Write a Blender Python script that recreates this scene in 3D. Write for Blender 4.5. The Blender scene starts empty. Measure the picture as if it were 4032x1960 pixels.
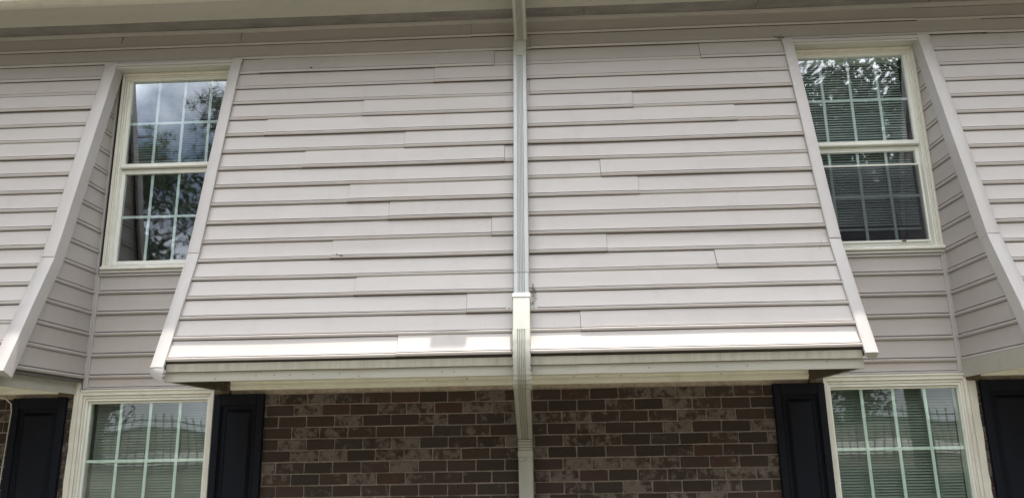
import bpy, bmesh, math, random
from mathutils import Vector, Matrix, noise
R = math.radians
random.seed(7)
scene = bpy.context.scene
C = scene.collection

# ------------------------------------------------------------------ camera
CAM_D = 5.7318
pi_, ya_, ro_ = R(14.0852), R(-2.2973), R(-0.9419)
fwd = Vector((math.sin(ya_)*math.cos(pi_), math.cos(ya_)*math.cos(pi_), math.sin(pi_)))
rt = fwd.cross(Vector((0, 0, 1))).normalized(); up = rt.cross(fwd)
rt2 = rt*math.cos(ro_) + up*math.sin(ro_); up2 = -rt*math.sin(ro_) + up*math.cos(ro_)
cd = bpy.data.cameras.new('camera'); cam = bpy.data.objects.new('camera', cd); C.objects.link(cam)
M = Matrix((rt2, up2, -fwd)).transposed().to_4x4(); M.translation = Vector((0, -CAM_D, 0)); cam.matrix_world = M
cd.sensor_width = 36; cd.lens = 36*3111.2/4032; cd.clip_start = .05; cd.clip_end = 800
scene.camera = cam

# ------------------------------------------------------------------ sky, sun, exposure
SUN = Vector((0.085, 0.080, 1.0)).normalized()
world = bpy.data.worlds.new('World'); scene.world = world; world.use_nodes = True
wt = world.node_tree; wt.nodes.clear()
wo = wt.nodes.new('ShaderNodeOutputWorld'); bg = wt.nodes.new('ShaderNodeBackground')
sky = wt.nodes.new('ShaderNodeTexSky'); sky.sky_type = 'NISHITA'; sky.sun_disc = False
sky.sun_elevation = math.asin(SUN.z); sky.sun_rotation = math.atan2(SUN.x, SUN.y)
sky.air_density = 1.0; sky.dust_density = 1.0; sky.ozone_density = 1.0
tc = wt.nodes.new('ShaderNodeTexCoord'); nz = wt.nodes.new('ShaderNodeTexNoise')
nz.inputs['Scale'].default_value = 4.5; nz.inputs['Detail'].default_value = 7; nz.inputs['Roughness'].default_value = .55
rmp = wt.nodes.new('ShaderNodeValToRGB'); rmp.color_ramp.elements[0].position = .34; rmp.color_ramp.elements[1].position = .60
mixw = wt.nodes.new('ShaderNodeMix'); mixw.data_type = 'RGBA'
mixw.inputs[7].default_value = (24.0, 24.6, 25.6, 1)
wt.links.new(tc.outputs['Generated'], nz.inputs['Vector']); wt.links.new(nz.outputs['Fac'], rmp.inputs['Fac'])
wt.links.new(rmp.outputs['Color'], mixw.inputs[0]); wt.links.new(sky.outputs['Color'], mixw.inputs[6])
sx = wt.nodes.new('ShaderNodeSeparateXYZ'); wt.links.new(tc.outputs['Generated'], sx.inputs[0])
mr = wt.nodes.new('ShaderNodeMapRange'); mr.inputs[1].default_value = 0; mr.inputs[2].default_value = 1; mr.inputs[3].default_value = .75; mr.inputs[4].default_value = 1.9
wt.links.new(sx.outputs['Z'], mr.inputs[0]); vs = wt.nodes.new('ShaderNodeVectorMath'); vs.operation = 'SCALE'
vs.inputs[0].default_value = (24.0, 24.6, 25.6); wt.links.new(mr.outputs[0], vs.inputs['Scale']); wt.links.new(vs.outputs[0], mixw.inputs[7])
wt.links.new(mixw.outputs[2], bg.inputs['Color']); bg.inputs['Strength'].default_value = 0.07
wt.links.new(bg.outputs[0], wo.inputs['Surface'])
sd = bpy.data.lights.new('sun', 'SUN'); sd.energy = 5.0; sd.angle = R(.53); sd.color = (1, .95, .87)
so = bpy.data.objects.new('sun', sd); C.objects.link(so); so.rotation_euler = SUN.to_track_quat('Z', 'Y').to_euler(); so.location = (2, -3, 12)
scene.view_settings.view_transform = 'Standard'; scene.view_settings.look = 'None'; scene.view_settings.gamma = 1
scene.view_settings.use_curve_mapping = False
scene.view_settings.exposure = 0.84
scene.cycles.max_bounces = 10; scene.cycles.diffuse_bounces = 5; scene.cycles.transparent_max_bounces = 16

# ------------------------------------------------------------------ material helpers
def nodes_of(name):
    m = bpy.data.materials.new(name); m.use_nodes = True; nt = m.node_tree; nt.nodes.clear()
    out = nt.nodes.new('ShaderNodeOutputMaterial'); return m, nt, out
def N(nt, t, **kw):
    n = nt.nodes.new(t)
    for k, v in kw.items():
        if k in n.inputs.keys() if hasattr(n.inputs, 'keys') else False: n.inputs[k].default_value = v
        else: setattr(n, k, v)
    return n
def pos_node(nt, scale=(1, 1, 1), coord='pos'):
    mp = nt.nodes.new('ShaderNodeMapping'); mp.inputs['Scale'].default_value = scale
    if coord == 'pos':
        g = nt.nodes.new('ShaderNodeNewGeometry'); nt.links.new(g.outputs['Position'], mp.inputs['Vector'])
    else:
        g = nt.nodes.new('ShaderNodeTexCoord'); nt.links.new(g.outputs['Object'], mp.inputs['Vector'])
    return mp.outputs[0]
def noise_tex(nt, vec, scale, detail=4, rough=.55):
    n = nt.nodes.new('ShaderNodeTexNoise'); nt.links.new(vec, n.inputs['Vector'])
    n.inputs['Scale'].default_value = scale; n.inputs['Detail'].default_value = detail; n.inputs['Roughness'].default_value = rough
    return n.outputs['Fac']
def ramp(nt, fac, stops):
    r = nt.nodes.new('ShaderNodeValToRGB'); nt.links.new(fac, r.inputs['Fac'])
    e = r.color_ramp.elements
    while len(e) < len(stops): e.new(.5)
    for i, (p, c) in enumerate(stops):
        e[i].position = p; e[i].color = c if len(c) == 4 else (*c, 1)
    return r.outputs['Color']
def mixc(nt, fac, a, b, mode='MIX'):
    m = nt.nodes.new('ShaderNodeMix'); m.data_type = 'RGBA'; m.blend_type = mode
    for sock, v in ((m.inputs[0], fac), (m.inputs[6], a), (m.inputs[7], b)):
        if isinstance(v, (int, float)): sock.default_value = v
        elif isinstance(v, tuple): sock.default_value = v if len(v) == 4 else (*v, 1)
        else: nt.links.new(v, sock)
    return m.outputs[2]
def bump(nt, h, strength=.2, dist=.002):
    b = nt.nodes.new('ShaderNodeBump'); b.inputs['Strength'].default_value = strength; b.inputs['Distance'].default_value = dist
    nt.links.new(h, b.inputs['Height']); return b.outputs[0]
def finish(nt, out, col, rough=.5, spec=.5, normal=None, metal=0):
    p = nt.nodes.new('ShaderNodeBsdfPrincipled')
    if isinstance(col, tuple): p.inputs['Base Color'].default_value = (*col, 1)
    else: nt.links.new(col, p.inputs['Base Color'])
    if isinstance(rough, (int, float)): p.inputs['Roughness'].default_value = rough
    else: nt.links.new(rough, p.inputs['Roughness'])
    p.inputs['Specular IOR Level'].default_value = spec; p.inputs['Metallic'].default_value = metal
    if normal: nt.links.new(normal, p.inputs['Normal'])
    nt.links.new(p.outputs[0], out.inputs['Surface']); return p
def simple(name, col, rough=.5, var=.08, scale=6, stretch=(1, 1, 1), spec=.4, dirt=None, dirt_amt=.5, grain=0, metal=0):
    m, nt, out = nodes_of(name)
    v = pos_node(nt, stretch); f = noise_tex(nt, v, scale, 6)
    lo = tuple(c*(1-var) for c in col); hi = tuple(min(1, c*(1+var)) for c in col)
    c = ramp(nt, f, [(.3, lo), (.7, hi)])
    if dirt:
        d = noise_tex(nt, pos_node(nt, (1, 1, .25)), 9, 8, .7)
        c = mixc(nt, ramp(nt, d, [(.56, (0, 0, 0)), (.78, (dirt_amt,)*3)]), c, dirt)
    nrm = bump(nt, noise_tex(nt, pos_node(nt, stretch), 90, 3), grain) if grain else None
    finish(nt, out, c, rough, spec, nrm, metal); return m

# vinyl siding: warm pinkish grey, faint embossed grain running along the panel, soot specks
def siding_mat():
    m, nt, out = nodes_of('vinyl_siding')
    oi = nt.nodes.new('ShaderNodeObjectInfo')
    f = noise_tex(nt, pos_node(nt, (.6, .6, 3)), 3, 6)
    c = ramp(nt, f, [(.3, (.420, .385, .360)), (.7, (.450, .414, .390))])
    tone = ramp(nt, oi.outputs['Random'], [(0, (.965, .965, .965)), (1, (1.0, 1.0, 1.0))])
    c = mixc(nt, 1.0, c, tone, 'MULTIPLY')
    sp = noise_tex(nt, pos_node(nt), 70, 2, .5)
    c = mixc(nt, ramp(nt, sp, [(.755, (0, 0, 0)), (.79, (.6,)*3)]), c, (.06, .05, .045))
    st = noise_tex(nt, pos_node(nt, (1, 1, .15)), 6, 7, .7)
    c = mixc(nt, ramp(nt, st, [(.52, (0, 0, 0)), (.85, (.24,)*3)]), c, (.24, .21, .18))
    g = noise_tex(nt, pos_node(nt, (6, 6, 70)), 4, 5, .6)
    finish(nt, out, c, .42, .35, bump(nt, g, .12, .002)); return m
M_SIDE = siding_mat()
M_GRIME_SHADE = simple('grime_under_lap', (.065, .052, .045), .9, .4, 14, (.4, 1, 1))  # lap grime together with contact shade painted into the colour
M_GROOVE = simple('dusty_groove', (.22, .20, .19), .8, .25, 10, (.4, 1, 1))  # shading of the groove put into its colour
M_TRIM = simple('vinyl_corner_trim', (.425, .40, .385), .42, .05, 3, spec=.35, dirt=(.25, .22, .2), dirt_amt=.2)
M_EAVE = simple('painted_aluminium_eave', (.47, .455, .40), .45, .05, 2.5, (.4, 1, 1), dirt=(.2, .18, .13), dirt_amt=.35)
M_FASC = simple('painted_fascia', (.40, .385, .335), .5, .07, 3, (.5, 1, 1), dirt=(.22, .2, .15), dirt_amt=.4)
M_GUT = simple('painted_gutter', (.62, .60, .52), .4, .06, 3, dirt=(.25, .22, .15), dirt_amt=.5)
M_CREAM = simple('cream_painted_wood', (.68, .66, .58), .55, .07, 8, dirt=(.30, .24, .15), dirt_amt=.55, grain=.25)
M_CROWN = simple('pale_cream_moulding', (.84, .83, .73), .5, .04, 8, dirt=(.4, .35, .25), dirt_amt=.3)  # cream lightened to stand in for ground bounce on the moulding
M_WHITE = simple('white_vinyl_sash', (.74, .745, .68), .4, .04, 5, dirt=(.35, .33, .25), dirt_amt=.25)
M_GRILLE = simple('grille_bar_white', (.88, .90, .87), .5, .03, 5)
M_SHUT = simple('navy_black_shutter', (.0028, .0042, .0095), .7, .25, 5, (1, 1, .3), spec=.25, grain=.25)
M_DARKW = simple('bare_brown_wood', (.11, .085, .06), .8, .35, 20, grain=.5)
M_DARK = simple('dark_debris', (.045, .038, .033), .9, .4, 40)
M_TWIG = simple('dry_twig', (.17, .125, .09), .9, .4, 40)
M_SCREW = simple('rusty_screw', (.22, .12, .06), .6, .4, 60)
M_ROOM = simple('interior_paint', (.16, .155, .145), .9, .1, 2)
M_BACK = simple('sheathing_board', (.12, .11, .1), .9, .1, 4)
M_BLIND = simple('blind_slat_white', (.74, .75, .70), .5, .03, 4)
M_BLIND2 = simple('blind_slat_grey', (.30, .31, .28), .5, .06, 4)
M_CABLE = simple('white_cable', (.62, .62, .58), .5, .1, 20)
M_SHINGLE = simple('asphalt_shingles', (.09, .08, .075), .95, .35, 30, grain=.6)

def downspout_mat(name, a, b):
    m, nt, out = nodes_of(name)
    f = noise_tex(nt, pos_node(nt, (2, 2, .5)), 5, 7, .6)
    c = ramp(nt, f, [(.3, a), (.7, b)])
    sp = noise_tex(nt, pos_node(nt, (1, 1, 1)), 120, 3, .6)
    c = mixc(nt, ramp(nt, sp, [(.70, (0, 0, 0)), (.76, (.7,)*3)]), c, (.18, .16, .12))
    st = noise_tex(nt, pos_node(nt, (9, 9, .6)), 5, 6, .7)
    c = mixc(nt, ramp(nt, st, [(.55, (0, 0, 0)), (.8, (.35,)*3)]), c, (.3, .29, .24))
    finish(nt, out, c, .36, .5); return m
M_DS = downspout_mat('downspout_grey', (.39, .40, .39), (.445, .45, .435))
M_DS2 = downspout_mat('downspout_cream', (.34, .335, .295), (.40, .395, .35))

def vent_mat():
    m, nt, out = nodes_of('perforated_vent')
    c = ramp(nt, noise_tex(nt, pos_node(nt, (1, 2, 1)), 4, 6, .6), [(.3, (.30, .28, .27)), (.7, (.46, .44, .43))])
    mp = pos_node(nt, (1, 1, 0))
    vo = nt.nodes.new('ShaderNodeTexVoronoi'); vo.inputs['Scale'].default_value = 110; vo.inputs['Randomness'].default_value = .15
    nt.links.new(mp, vo.inputs['Vector'])
    c = mixc(nt, ramp(nt, vo.outputs['Distance'], [(.30, (.85,)*3), (.42, (0, 0, 0))]), c, (.025, .022, .02))
    finish(nt, out, c, .7, .2); return m
M_VENT = vent_mat()

def brick_mat():
    m, nt, out = nodes_of('dark_brown_brick')
    oi = nt.nodes.new('ShaderNodeObjectInfo')
    c0 = ramp(nt, oi.outputs['Random'], [(0, (.040, .030, .024)), (.35, (.053, .038, .031)), (.66, (.060, .043, .035)), (.9, (.072, .040, .031)), (.92, (.06, .046, .039)), (1, (.044, .037, .033))])
    v = pos_node(nt)
    c0 = mixc(nt, ramp(nt, noise_tex(nt, v, 30, 6, .7), [(.3, (0, 0, 0)), (.7, (.6,)*3)]), c0, (.045, .032, .026))
    # pale lime wash patches, on some bricks more than on others
    mt = nt.nodes.new('ShaderNodeMath'); mt.operation = 'FRACT'; mm = nt.nodes.new('ShaderNodeMath'); mm.operation = 'MULTIPLY'; mm.inputs[1].default_value = 17.31
    nt.links.new(oi.outputs['Random'], mm.inputs[0]); nt.links.new(mm.outputs[0], mt.inputs[0])
    amt = ramp(nt, mt.outputs[0], [(.40, (.0,)*3), (.9, (.20,)*3)])
    cx_ = nt.nodes.new('ShaderNodeVectorMath'); cx_.operation = 'ADD'; sc_ = nt.nodes.new('ShaderNodeVectorMath'); sc_.operation = 'SCALE'
    sc_.inputs[0].default_value = (31, 17, 23); nt.links.new(oi.outputs['Random'], sc_.inputs['Scale'])
    nt.links.new(v, cx_.inputs[0]); nt.links.new(sc_.outputs[0], cx_.inputs[1]); v = cx_.outputs[0]
    pn = noise_tex(nt, v, 17, 8, .75)
    ad = nt.nodes.new('ShaderNodeMath'); ad.operation = 'ADD'; nt.links.new(pn, ad.inputs[0]); nt.links.new(amt, ad.inputs[1])
    c0 = mixc(nt, ramp(nt, ad.outputs[0], [(.62, (0, 0, 0)), (.71, (.72,)*3)]), c0, mixc(nt, noise_tex(nt, v, 60, 5), (.11, .088, .075), (.28, .24, .21)))
    # few orange chips
    oc = noise_tex(nt, v, 5.5, 5, .6)
    c0 = mixc(nt, ramp(nt, oc, [(.74, (0, 0, 0)), (.76, (.8,)*3)]), c0, (.20, .065, .03))
    nrm = bump(nt, noise_tex(nt, v, 70, 8, .7), .7, .004)
    finish(nt, out, c0, .85, .25, nrm); return m
M_BRICK = brick_mat()
M_MORTAR = simple('grey_brown_mortar', (.36, .30, .25), .95, .25, 25, grain=.6)

def glass_mat(name, tint, boost=1.9):
    m, nt, out = nodes_of(name)
    tr = nt.nodes.new('ShaderNodeBsdfTransparent'); tr.inputs[0].default_value = (*tint, 1)
    gl = nt.nodes.new('ShaderNodeBsdfGlossy'); gl.inputs['Roughness'].default_value = .018; gl.inputs[0].default_value = (.92, .96, 1, 1)
    fr = nt.nodes.new('ShaderNodeFresnel'); fr.inputs['IOR'].default_value = 1.52
    mu = nt.nodes.new('ShaderNodeMath'); mu.operation = 'MULTIPLY'; mu.inputs[1].default_value = boost; mu.use_clamp = True
    mx = nt.nodes.new('ShaderNodeMixShader'); nt.links.new(fr.outputs[0], mu.inputs[0]); nt.links.new(mu.outputs[0], mx.inputs[0])
    nt.links.new(tr.outputs[0], mx.inputs[1]); nt.links.new(gl.outputs[0], mx.inputs[2]); nt.links.new(mx.outputs[0], out.inputs['Surface'])
    return m
M_GLASS = glass_mat('upper_window_glass', (.76, .84, .84), 3.5)
M_GLASS2 = glass_mat('lower_window_glass', (.74, .85, .79), 2.0)
def screen_mat():
    m, nt, out = nodes_of('insect_screen_mesh')
    tr = nt.nodes.new('ShaderNodeBsdfTransparent'); df = nt.nodes.new('ShaderNodeBsdfDiffuse'); df.inputs[0].default_value = (.05, .05, .06, 1)
    mx = nt.nodes.new('ShaderNodeMixShader'); mx.inputs[0].default_value = .28
    nt.links.new(tr.outputs[0], mx.inputs[1]); nt.links.new(df.outputs[0], mx.inputs[2]); nt.links.new(mx.outputs[0], out.inputs['Surface']); return m
M_SCREEN = screen_mat()
def leaf_mat(name, a, b):
    m, nt, out = nodes_of(name)
    c = ramp(nt, noise_tex(nt, pos_node(nt), 2.5, 4), [(.3, a), (.7, b)])
    p = finish(nt, out, c, .6, .3)
    tl = nt.nodes.new('ShaderNodeBsdfTranslucent'); nt.links.new(c, tl.inputs[0])
    mx = nt.nodes.new('ShaderNodeMixShader'); mx.inputs[0].default_value = .3
    nt.links.new(p.outputs[0], mx.inputs[1]); nt.links.new(tl.outputs[0], mx.inputs[2]); nt.links.new(mx.outputs[0], out.inputs['Surface']); return m
M_LEAF = leaf_mat('broad_leaves', (.022, .034, .020), (.044, .062, .033))
M_NEEDLE = leaf_mat('pine_needles', (.03, .06, .028), (.06, .095, .04))
M_BARK = simple('bark', (.09, .07, .055), .95, .35, 12, (1, 1, .3), grain=.8)
M_GRASS = simple('lawn_grass', (.125, .116, .088), .95, .3, 1.3, grain=.6)
M_PATH = simple('pale_concrete', (.42, .40, .36), .9, .12, 3, grain=.3)
M_IRON = simple('black_iron', (.02, .02, .022), .5, .2, 10)

# ------------------------------------------------------------------ mesh helpers
class MB:
    def __init__(s): s.v = []; s.f = []
    def box(s, x0, x1, y0, y1, z0, z1):
        b = len(s.v)
        s.v += [(x, y, z) for z in (z0, z1) for y in (y0, y1) for x in (x0, x1)]
        for f in ((0, 2, 3, 1), (4, 5, 7, 6), (0, 1, 5, 4), (2, 6, 7, 3), (0, 4, 6, 2), (1, 3, 7, 5)): s.f.append(tuple(b+i for i in f))
        return s
    def quad(s, a, b, c, d):
        n = len(s.v); s.v += [a, b, c, d]; s.f.append((n, n+1, n+2, n+3)); return s
    def prism(s, poly, x0, x1):              # polygon in (y, z), swept along x
        b = len(s.v); n = len(poly)
        s.v += [(x0, y, z) for y, z in poly] + [(x1, y, z) for y, z in poly]
        s.f.append(tuple(b+i for i in range(n))); s.f.append(tuple(b+n+i for i in reversed(range(n))))
        for i in range(n):
            j = (i+1) % n; s.f.append((b+i, b+n+i, b+n+j, b+j))
        return s
    def grid(s, rows, closed=False):         # rows of equally many points
        b = len(s.v); m = len(rows[0])
        for r in rows: s.v += [tuple(p) for p in r]
        for i in range(len(rows)-1):
            for j in range(m if closed else m-1):
                k = (j+1) % m
                s.f.append((b+i*m+j, b+i*m+k, b+(i+1)*m+k, b+(i+1)*m+j))
        return s
    def cap(s, row):
        b = len(s.v); s.v += [tuple(p) for p in row]; s.f.append(tuple(range(b, b+len(row)))); return s
    def tube(s, pts, rad, seg=6):
        pts = [Vector(p) for p in pts]; rows = []
        for i, p in enumerate(pts):
            d = (pts[min(i+1, len(pts)-1)] - pts[max(i-1, 0)]).normalized()
            a = d.cross(Vector((0, 0, 1)) if abs(d.z) < .9 else Vector((1, 0, 0))).normalized(); b = d.cross(a)
            r = rad[i] if isinstance(rad, (list, tuple)) else rad
            rows.append([p + a*r*math.cos(2*math.pi*k/seg) + b*r*math.sin(2*math.pi*k/seg) for k in range(seg)])
        s.grid(rows, True); s.cap(rows[0]); s.cap(rows[-1]); return s
    def mesh(s, name, mat, smooth=False, bevel=0):
        me = bpy.data.meshes.new(name); me.from_pydata([tuple(v) for v in s.v], [], s.f)
        bm = bmesh.new(); bm.from_mesh(me)
        if bevel: 
            bmesh.ops.remove_doubles(bm, verts=bm.verts, dist=1e-6)
            bmesh.ops.bevel(bm, geom=bm.edges[:], offset=bevel, segments=1, affect='EDGES', clamp_overlap=True)
        bmesh.ops.recalc_face_normals(bm, faces=bm.faces); bm.to_mesh(me); bm.free()
        me.materials.append(mat)
        if smooth:
            me.polygons.foreach_set('use_smooth', [True]*len(me.polygons)); me.set_sharp_from_angle(angle=R(32))
        return me
    def build(s, name, mat, parent=None, smooth=False, bevel=0, label=None):
        o = bpy.data.objects.new(name, s.mesh(name, mat, smooth, bevel)); C.objects.link(o)
        if parent: o.parent = parent
        if label: o['label'] = label
        return o
def tag(o, label=None, cat=None, group=None, kind=None):
    for k, v in (('label', label), ('category', cat), ('group', group), ('kind', kind)):
        if v: o[k] = v
    return o
def empty(name, loc=(0, 0, 0), parent=None, label=None):
    o = bpy.data.objects.new(name, None); C.objects.link(o); o.location = loc; o.empty_display_size = .2
    if parent: o.parent = parent
    if label: o['label'] = label
    return o
def wob(x, seed, amp, sc=1.0):
    return amp*noise.noise(Vector((x*sc, seed*3.17, seed*1.7)))*1.6

# ------------------------------------------------------------------ the setting (the ground behind the camera shows mirrored in the panes)
GZ = -1.62
def gh(x, y):
    t = max(0, min(1, (-y-9)/26)); return GZ + 2.6*t*t*(3-2*t) + .04*noise.noise(Vector((x*.3, y*.3, 0)))
xs = [-260, -120, -70] + [-40+4*i for i in range(21)] + [70, 120, 260]
ys = [260, 60, 12, 0, -2, -4, -6, -8] + [-10-2*i for i in range(18)] + [-60, -90, -140, -300]
MB().grid([[(x, y, gh(x, y)) for x in xs] for y in ys]).build('ground', M_GRASS, smooth=True)['kind'] = 'structure'
pth = MB().grid([[(x, y, gh(x, y)+.03) for x in range(-40, 41, 2)] for y in (-21.5, -22.3, -23.2, -24.0)]).build('path', M_PATH, smooth=True); pth['kind'] = 'structure'
#wk = MB().box(-8, 8, -4.6, -1.6, GZ-.1, GZ+.07).build('pavement', M_PATH); wk['kind'] = 'structure'
# ------------------------------------------------------------------ the building
B = empty('apartment_building', (0, 0, GZ))
tag(B, 'two storey apartment building with flared grey vinyl siding over dark brown brick', 'building')
BI = Vector((0, 0, -GZ))
def P(o):                                    # parent keeping world coordinates of meshes laid out in world space
    o.parent = B; o.location = BI; return o
def grp(name, label=None):
    g = empty(name, (0, 0, 0), None, label); P(g); return g
XL, XR = -6.4, 5.8
ZE = 3.348; TOP = (-.0848, 3.0017); JN = (-.5601, 1.3131); BOT = (-.9135, .5318)
EXP = .1543; S0 = -.1792
L1 = math.hypot(JN[0]-TOP[0], JN[1]-TOP[1]); L2 = math.hypot(BOT[0]-JN[0], BOT[1]-JN[1])
d1 = ((JN[0]-TOP[0])/L1, (JN[1]-TOP[1])/L1); d2 = ((BOT[0]-JN[0])/L2, (BOT[1]-JN[1])/L2)
n1 = (d1[1], -d1[0]); n2 = (d2[1], -d2[0])      # outward normals in (y, z)
if n1[0] > 0: n1 = (-n1[0], -n1[1])
if n2[0] > 0: n2 = (-n2[0], -n2[1])
def slope(x, s, n=0):
    if s <= L1: b = (TOP[0]+d1[0]*s, TOP[1]+d1[1]*s)
    else: b = (JN[0]+d2[0]*(s-L1), JN[1]+d2[1]*(s-L1))
    t = max(0, min(1, (s-L1+.04)/.08)); nn = (n1[0]*(1-t)+n2[0]*t, n1[1]*(1-t)+n2[1]*t)
    return (x, b[0]+nn[0]*n, b[1]+nn[1]*n)
PROF = [(-.011, .0030), (.022, .0030), (.055, .0035), (.085, .0048), (.107, .0066), (.1220, .0086), (.1250, .0035), (.1295, .0030), (.1310, .0110), (.1340, .0170), (.1390, .0203), (.1450, .0195), (.1505, .0160), (.1548, .0110), (.1558, .0060), (.1559, .0005)]
PN = len(PROF)
def panel(pos, x0, x1, s0, seed, dn=0., tilt=0., parent=None, exp=EXP, step=.22, x0f=None, x1f=None, wa=1., name='siding_panel'):
    """one course of vinyl siding from x0 to x1; pos(x, s, n) places it"""
    n = max(1, int(round((x1-x0)/step))); cols = []
    for i in range(n+1):
        f = i/n; row = []
        for s, nn in PROF:
            ss = s0 + s*exp/EXP
            a = x0f(ss) if x0f else x0; b = x1f(ss) if x1f else x1
            x = a+(b-a)*f
            low = max(0, min(1, s/.13))
            up_w = 1-low
            ds = wob(x, seed, .0024*wa, .9)*low + wob(x, seed-1, .0024*wa, .9)*up_w
            dd = (wob(x, seed+.5, .0022*wa, 1.3) + tilt*(f-.5))*low
            row.append(pos(x, ss+ds, nn+dn+dd))
        cols.append(row)
    mb = MB().grid(cols)
    for e, sx_ in ((cols[0], -1), (cols[-1], 1)):            # little end returns, so a lapped end shows an edge
        off = Vector(pos(sx_*.0019, 0, -.0045))-Vector(pos(0, 0, 0))
        mb.grid([e, [tuple(Vector(q)+off) for q in e]])
    o = mb.build(name, M_SIDE, parent, smooth=True)
    o.data.materials.append(M_GRIME_SHADE); o.data.materials.append(M_GROOVE)
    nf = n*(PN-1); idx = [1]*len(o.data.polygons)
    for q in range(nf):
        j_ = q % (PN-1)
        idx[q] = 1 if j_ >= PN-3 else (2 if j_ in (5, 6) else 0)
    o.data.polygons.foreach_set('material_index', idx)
    return o

c1, c2, c3, c4, c5, c6, c7, c8 = -3.449, -3.355, -2.426, -2.346, 1.893, 1.971, 2.915, 3.000
SEAMS = {0: [-.5, 2.96], 1: [-.03, 3.45], 2: [-.34, -2.16, 1.28], 3: [-.78], 4: [-.04, -5.2], 5: [-1.31, .70], 6: [-2.03, 1.44], 7: [-.97, -5.0], 8: [-.26, -1.70],
         9: [.45], 10: [-1.34, .68], 11: [-1.04], 12: [-.32], 13: [-1.41, .43], 14: [1.16], 15: [-1.21], 16: [-.47], 17: [.25, -5.1], 18: [-.89]}
mans = grp('mansard_siding')
top_s = S0 - 1*EXP
for i in range(0, 19):
    s = S0 + (i-1)*EXP
    if i <= 1: rng = [(XL, XR)]
    else: rng = [(XL, c1+.03), (c4-.03, c5+.03), (c8-.03, XR)]
    for a, b in rng:
        cuts = [a] + sorted(x for x in SEAMS.get(i, []) if a < x < b) + [b]
        r = random.Random(i*31+int(a*10))
        for k in range(len(cuts)-1):
            lap = .025 if k > 0 else 0
            panel(slope, cuts[k]-lap, cuts[k+1], s, i, dn=.0056*(k % 2)+r.uniform(-.0004, .0004), tilt=r.uniform(-.002, .002), parent=mans)
# J channel along the top under the eave, body behind the siding
j = MB(); rows = []
for k in range(30):
    x = XL+(XR-XL)*k/29; w = wob(x, 44, .004, .8)
    rows.append([(x, -.004, ZE-.036+w), (x, -.020, ZE-.033+w), (x, -.023, ZE-.026+w), (x, -.022, ZE-.004+w), (x, -.003, ZE-.003+w)])
j.grid(rows, True).build('siding_channel', M_TRIM, mans, smooth=True)
core = grp('mansard_body')
def core_poly():
    p = [(.0, ZE-.001), (.012, ZE-.001)]
    q = [slope(0, -.338, -.006)[1:], slope(0, 0, -.006)[1:], slope(0, L1, -.006)[1:], slope(0, L1+L2-.02, -.010)[1:]]
    return [(0.0, ZE-.001)] + [q[0]] + q[1:] + [(-.872, .53), (-.872, .512), (0.0, .512)]
for a, b in ((XL, -3.395), (-2.405, 1.952), (2.93, XR)):
    MB().prism(core_poly(), a, b).build('framing', M_BACK, core)
MB().prism([(0, ZE-.002), slope(0, -.333, -.008)[1:], slope(0, -.0, -.008)[1:], (-.078, 2.99), (0, 2.99)], -3.394, -2.406).build('framing', M_BACK, core)
MB().prism([(0, ZE-.002), slope(0, -.333, -.008)[1:], slope(0, -.0, -.008)[1:], (-.078, 2.99), (0, 2.99)], 1.953, 2.929).build('framing', M_BACK, core)

# ------------------------------------------------------------------ corner casings of the window recesses
cas = grp('recess_trim')
def casing(xo, xi, s_a, s_b, lift, sd, name='corner_trim', ret=.075, label=None):
    """xo outer edge over the siding, xi edge at the recess"""
    sg = 1 if xi > xo else -1; n = 9; rows = []
    for k in range(n):
        s = s_a+(s_b-s_a)*k/(n-1); w = wob(s, sd, .0028, 2.0); u = wob(s, sd+9, .0018, 2.5)
        rows.append([slope(xo+sg*.002+w, s, .004), slope(xo+w, s, .020+lift), slope(xo+sg*.006+w, s, .024+lift+u), slope((xo+xi)/2+w, s, .0265+lift+u),
                     slope(xi-sg*.010+w, s, .0245+lift+u), slope(xi+w, s, .021+lift), slope(xi+w+sg*.006, s, -.020), slope(xi+w+sg*.008, s, -ret*.8), slope(xi-sg*.012, s, -ret*.85)])
    mb = MB().grid(rows); 
    e = [slope(xo, s_b, .002), slope(xi, s_b, .002)]
    mb.cap(rows[-1]); mb.cap(rows[0])
    return mb.build(name, M_TRIM, cas, smooth=True, label=label)
SB = L1+L2
for idx, (xo, xi) in enumerate(((c1, c2), (c4, c3), (c5, c6), (c8, c7))):
    jt = L1+.004+[.0, .0, .015, .01][idx]
    casing(xo, xi, -.02, jt, .0115, 10+idx)
    casing(xo, xi, jt-.02, SB+.035, .006, 20+idx, ret=.075)
# bent end flap of the trim left of the middle bay
fl = MB(); rows = []
for k in range(6):
    a = k/5
    rows.append([slope(c3-.004+.006*a, SB+.033+.045*a, .021-.02*a*a-.01*a), slope((c3+c4)/2, SB+.040+.062*a, .030-.03*a*a), slope(c4+.004, SB+.036+.085*a, .022-.035*a*a)])
fl.grid(rows).build('bent_flap', M_TRIM, cas, smooth=True)
# header lips and boards over the two upper windows
for a, b in ((c1-.004, c4+.004), (c5-.004, c8+.004)):
    rows = []
    for k in range(12):
        x = a+(b-a)*k/11; w = wob(x, 70, .003, 2)
        rows.append([(x, -.078, 3.022+w), (x, -.114, 3.018+w), (x, -.122, 3.012+w), (x, -.121, 2.992+w), (x, -.110, 2.988+w), (x, -.07, 2.990)])
    MB().grid(rows).cap(rows[0]).cap(rows[-1]).build('head_trim', M_TRIM, cas, smooth=True)
    MB().box(a+.05, b-.05, -.112, .0, 2.976, 2.988).build('head_board', M_EAVE, cas)

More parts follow.
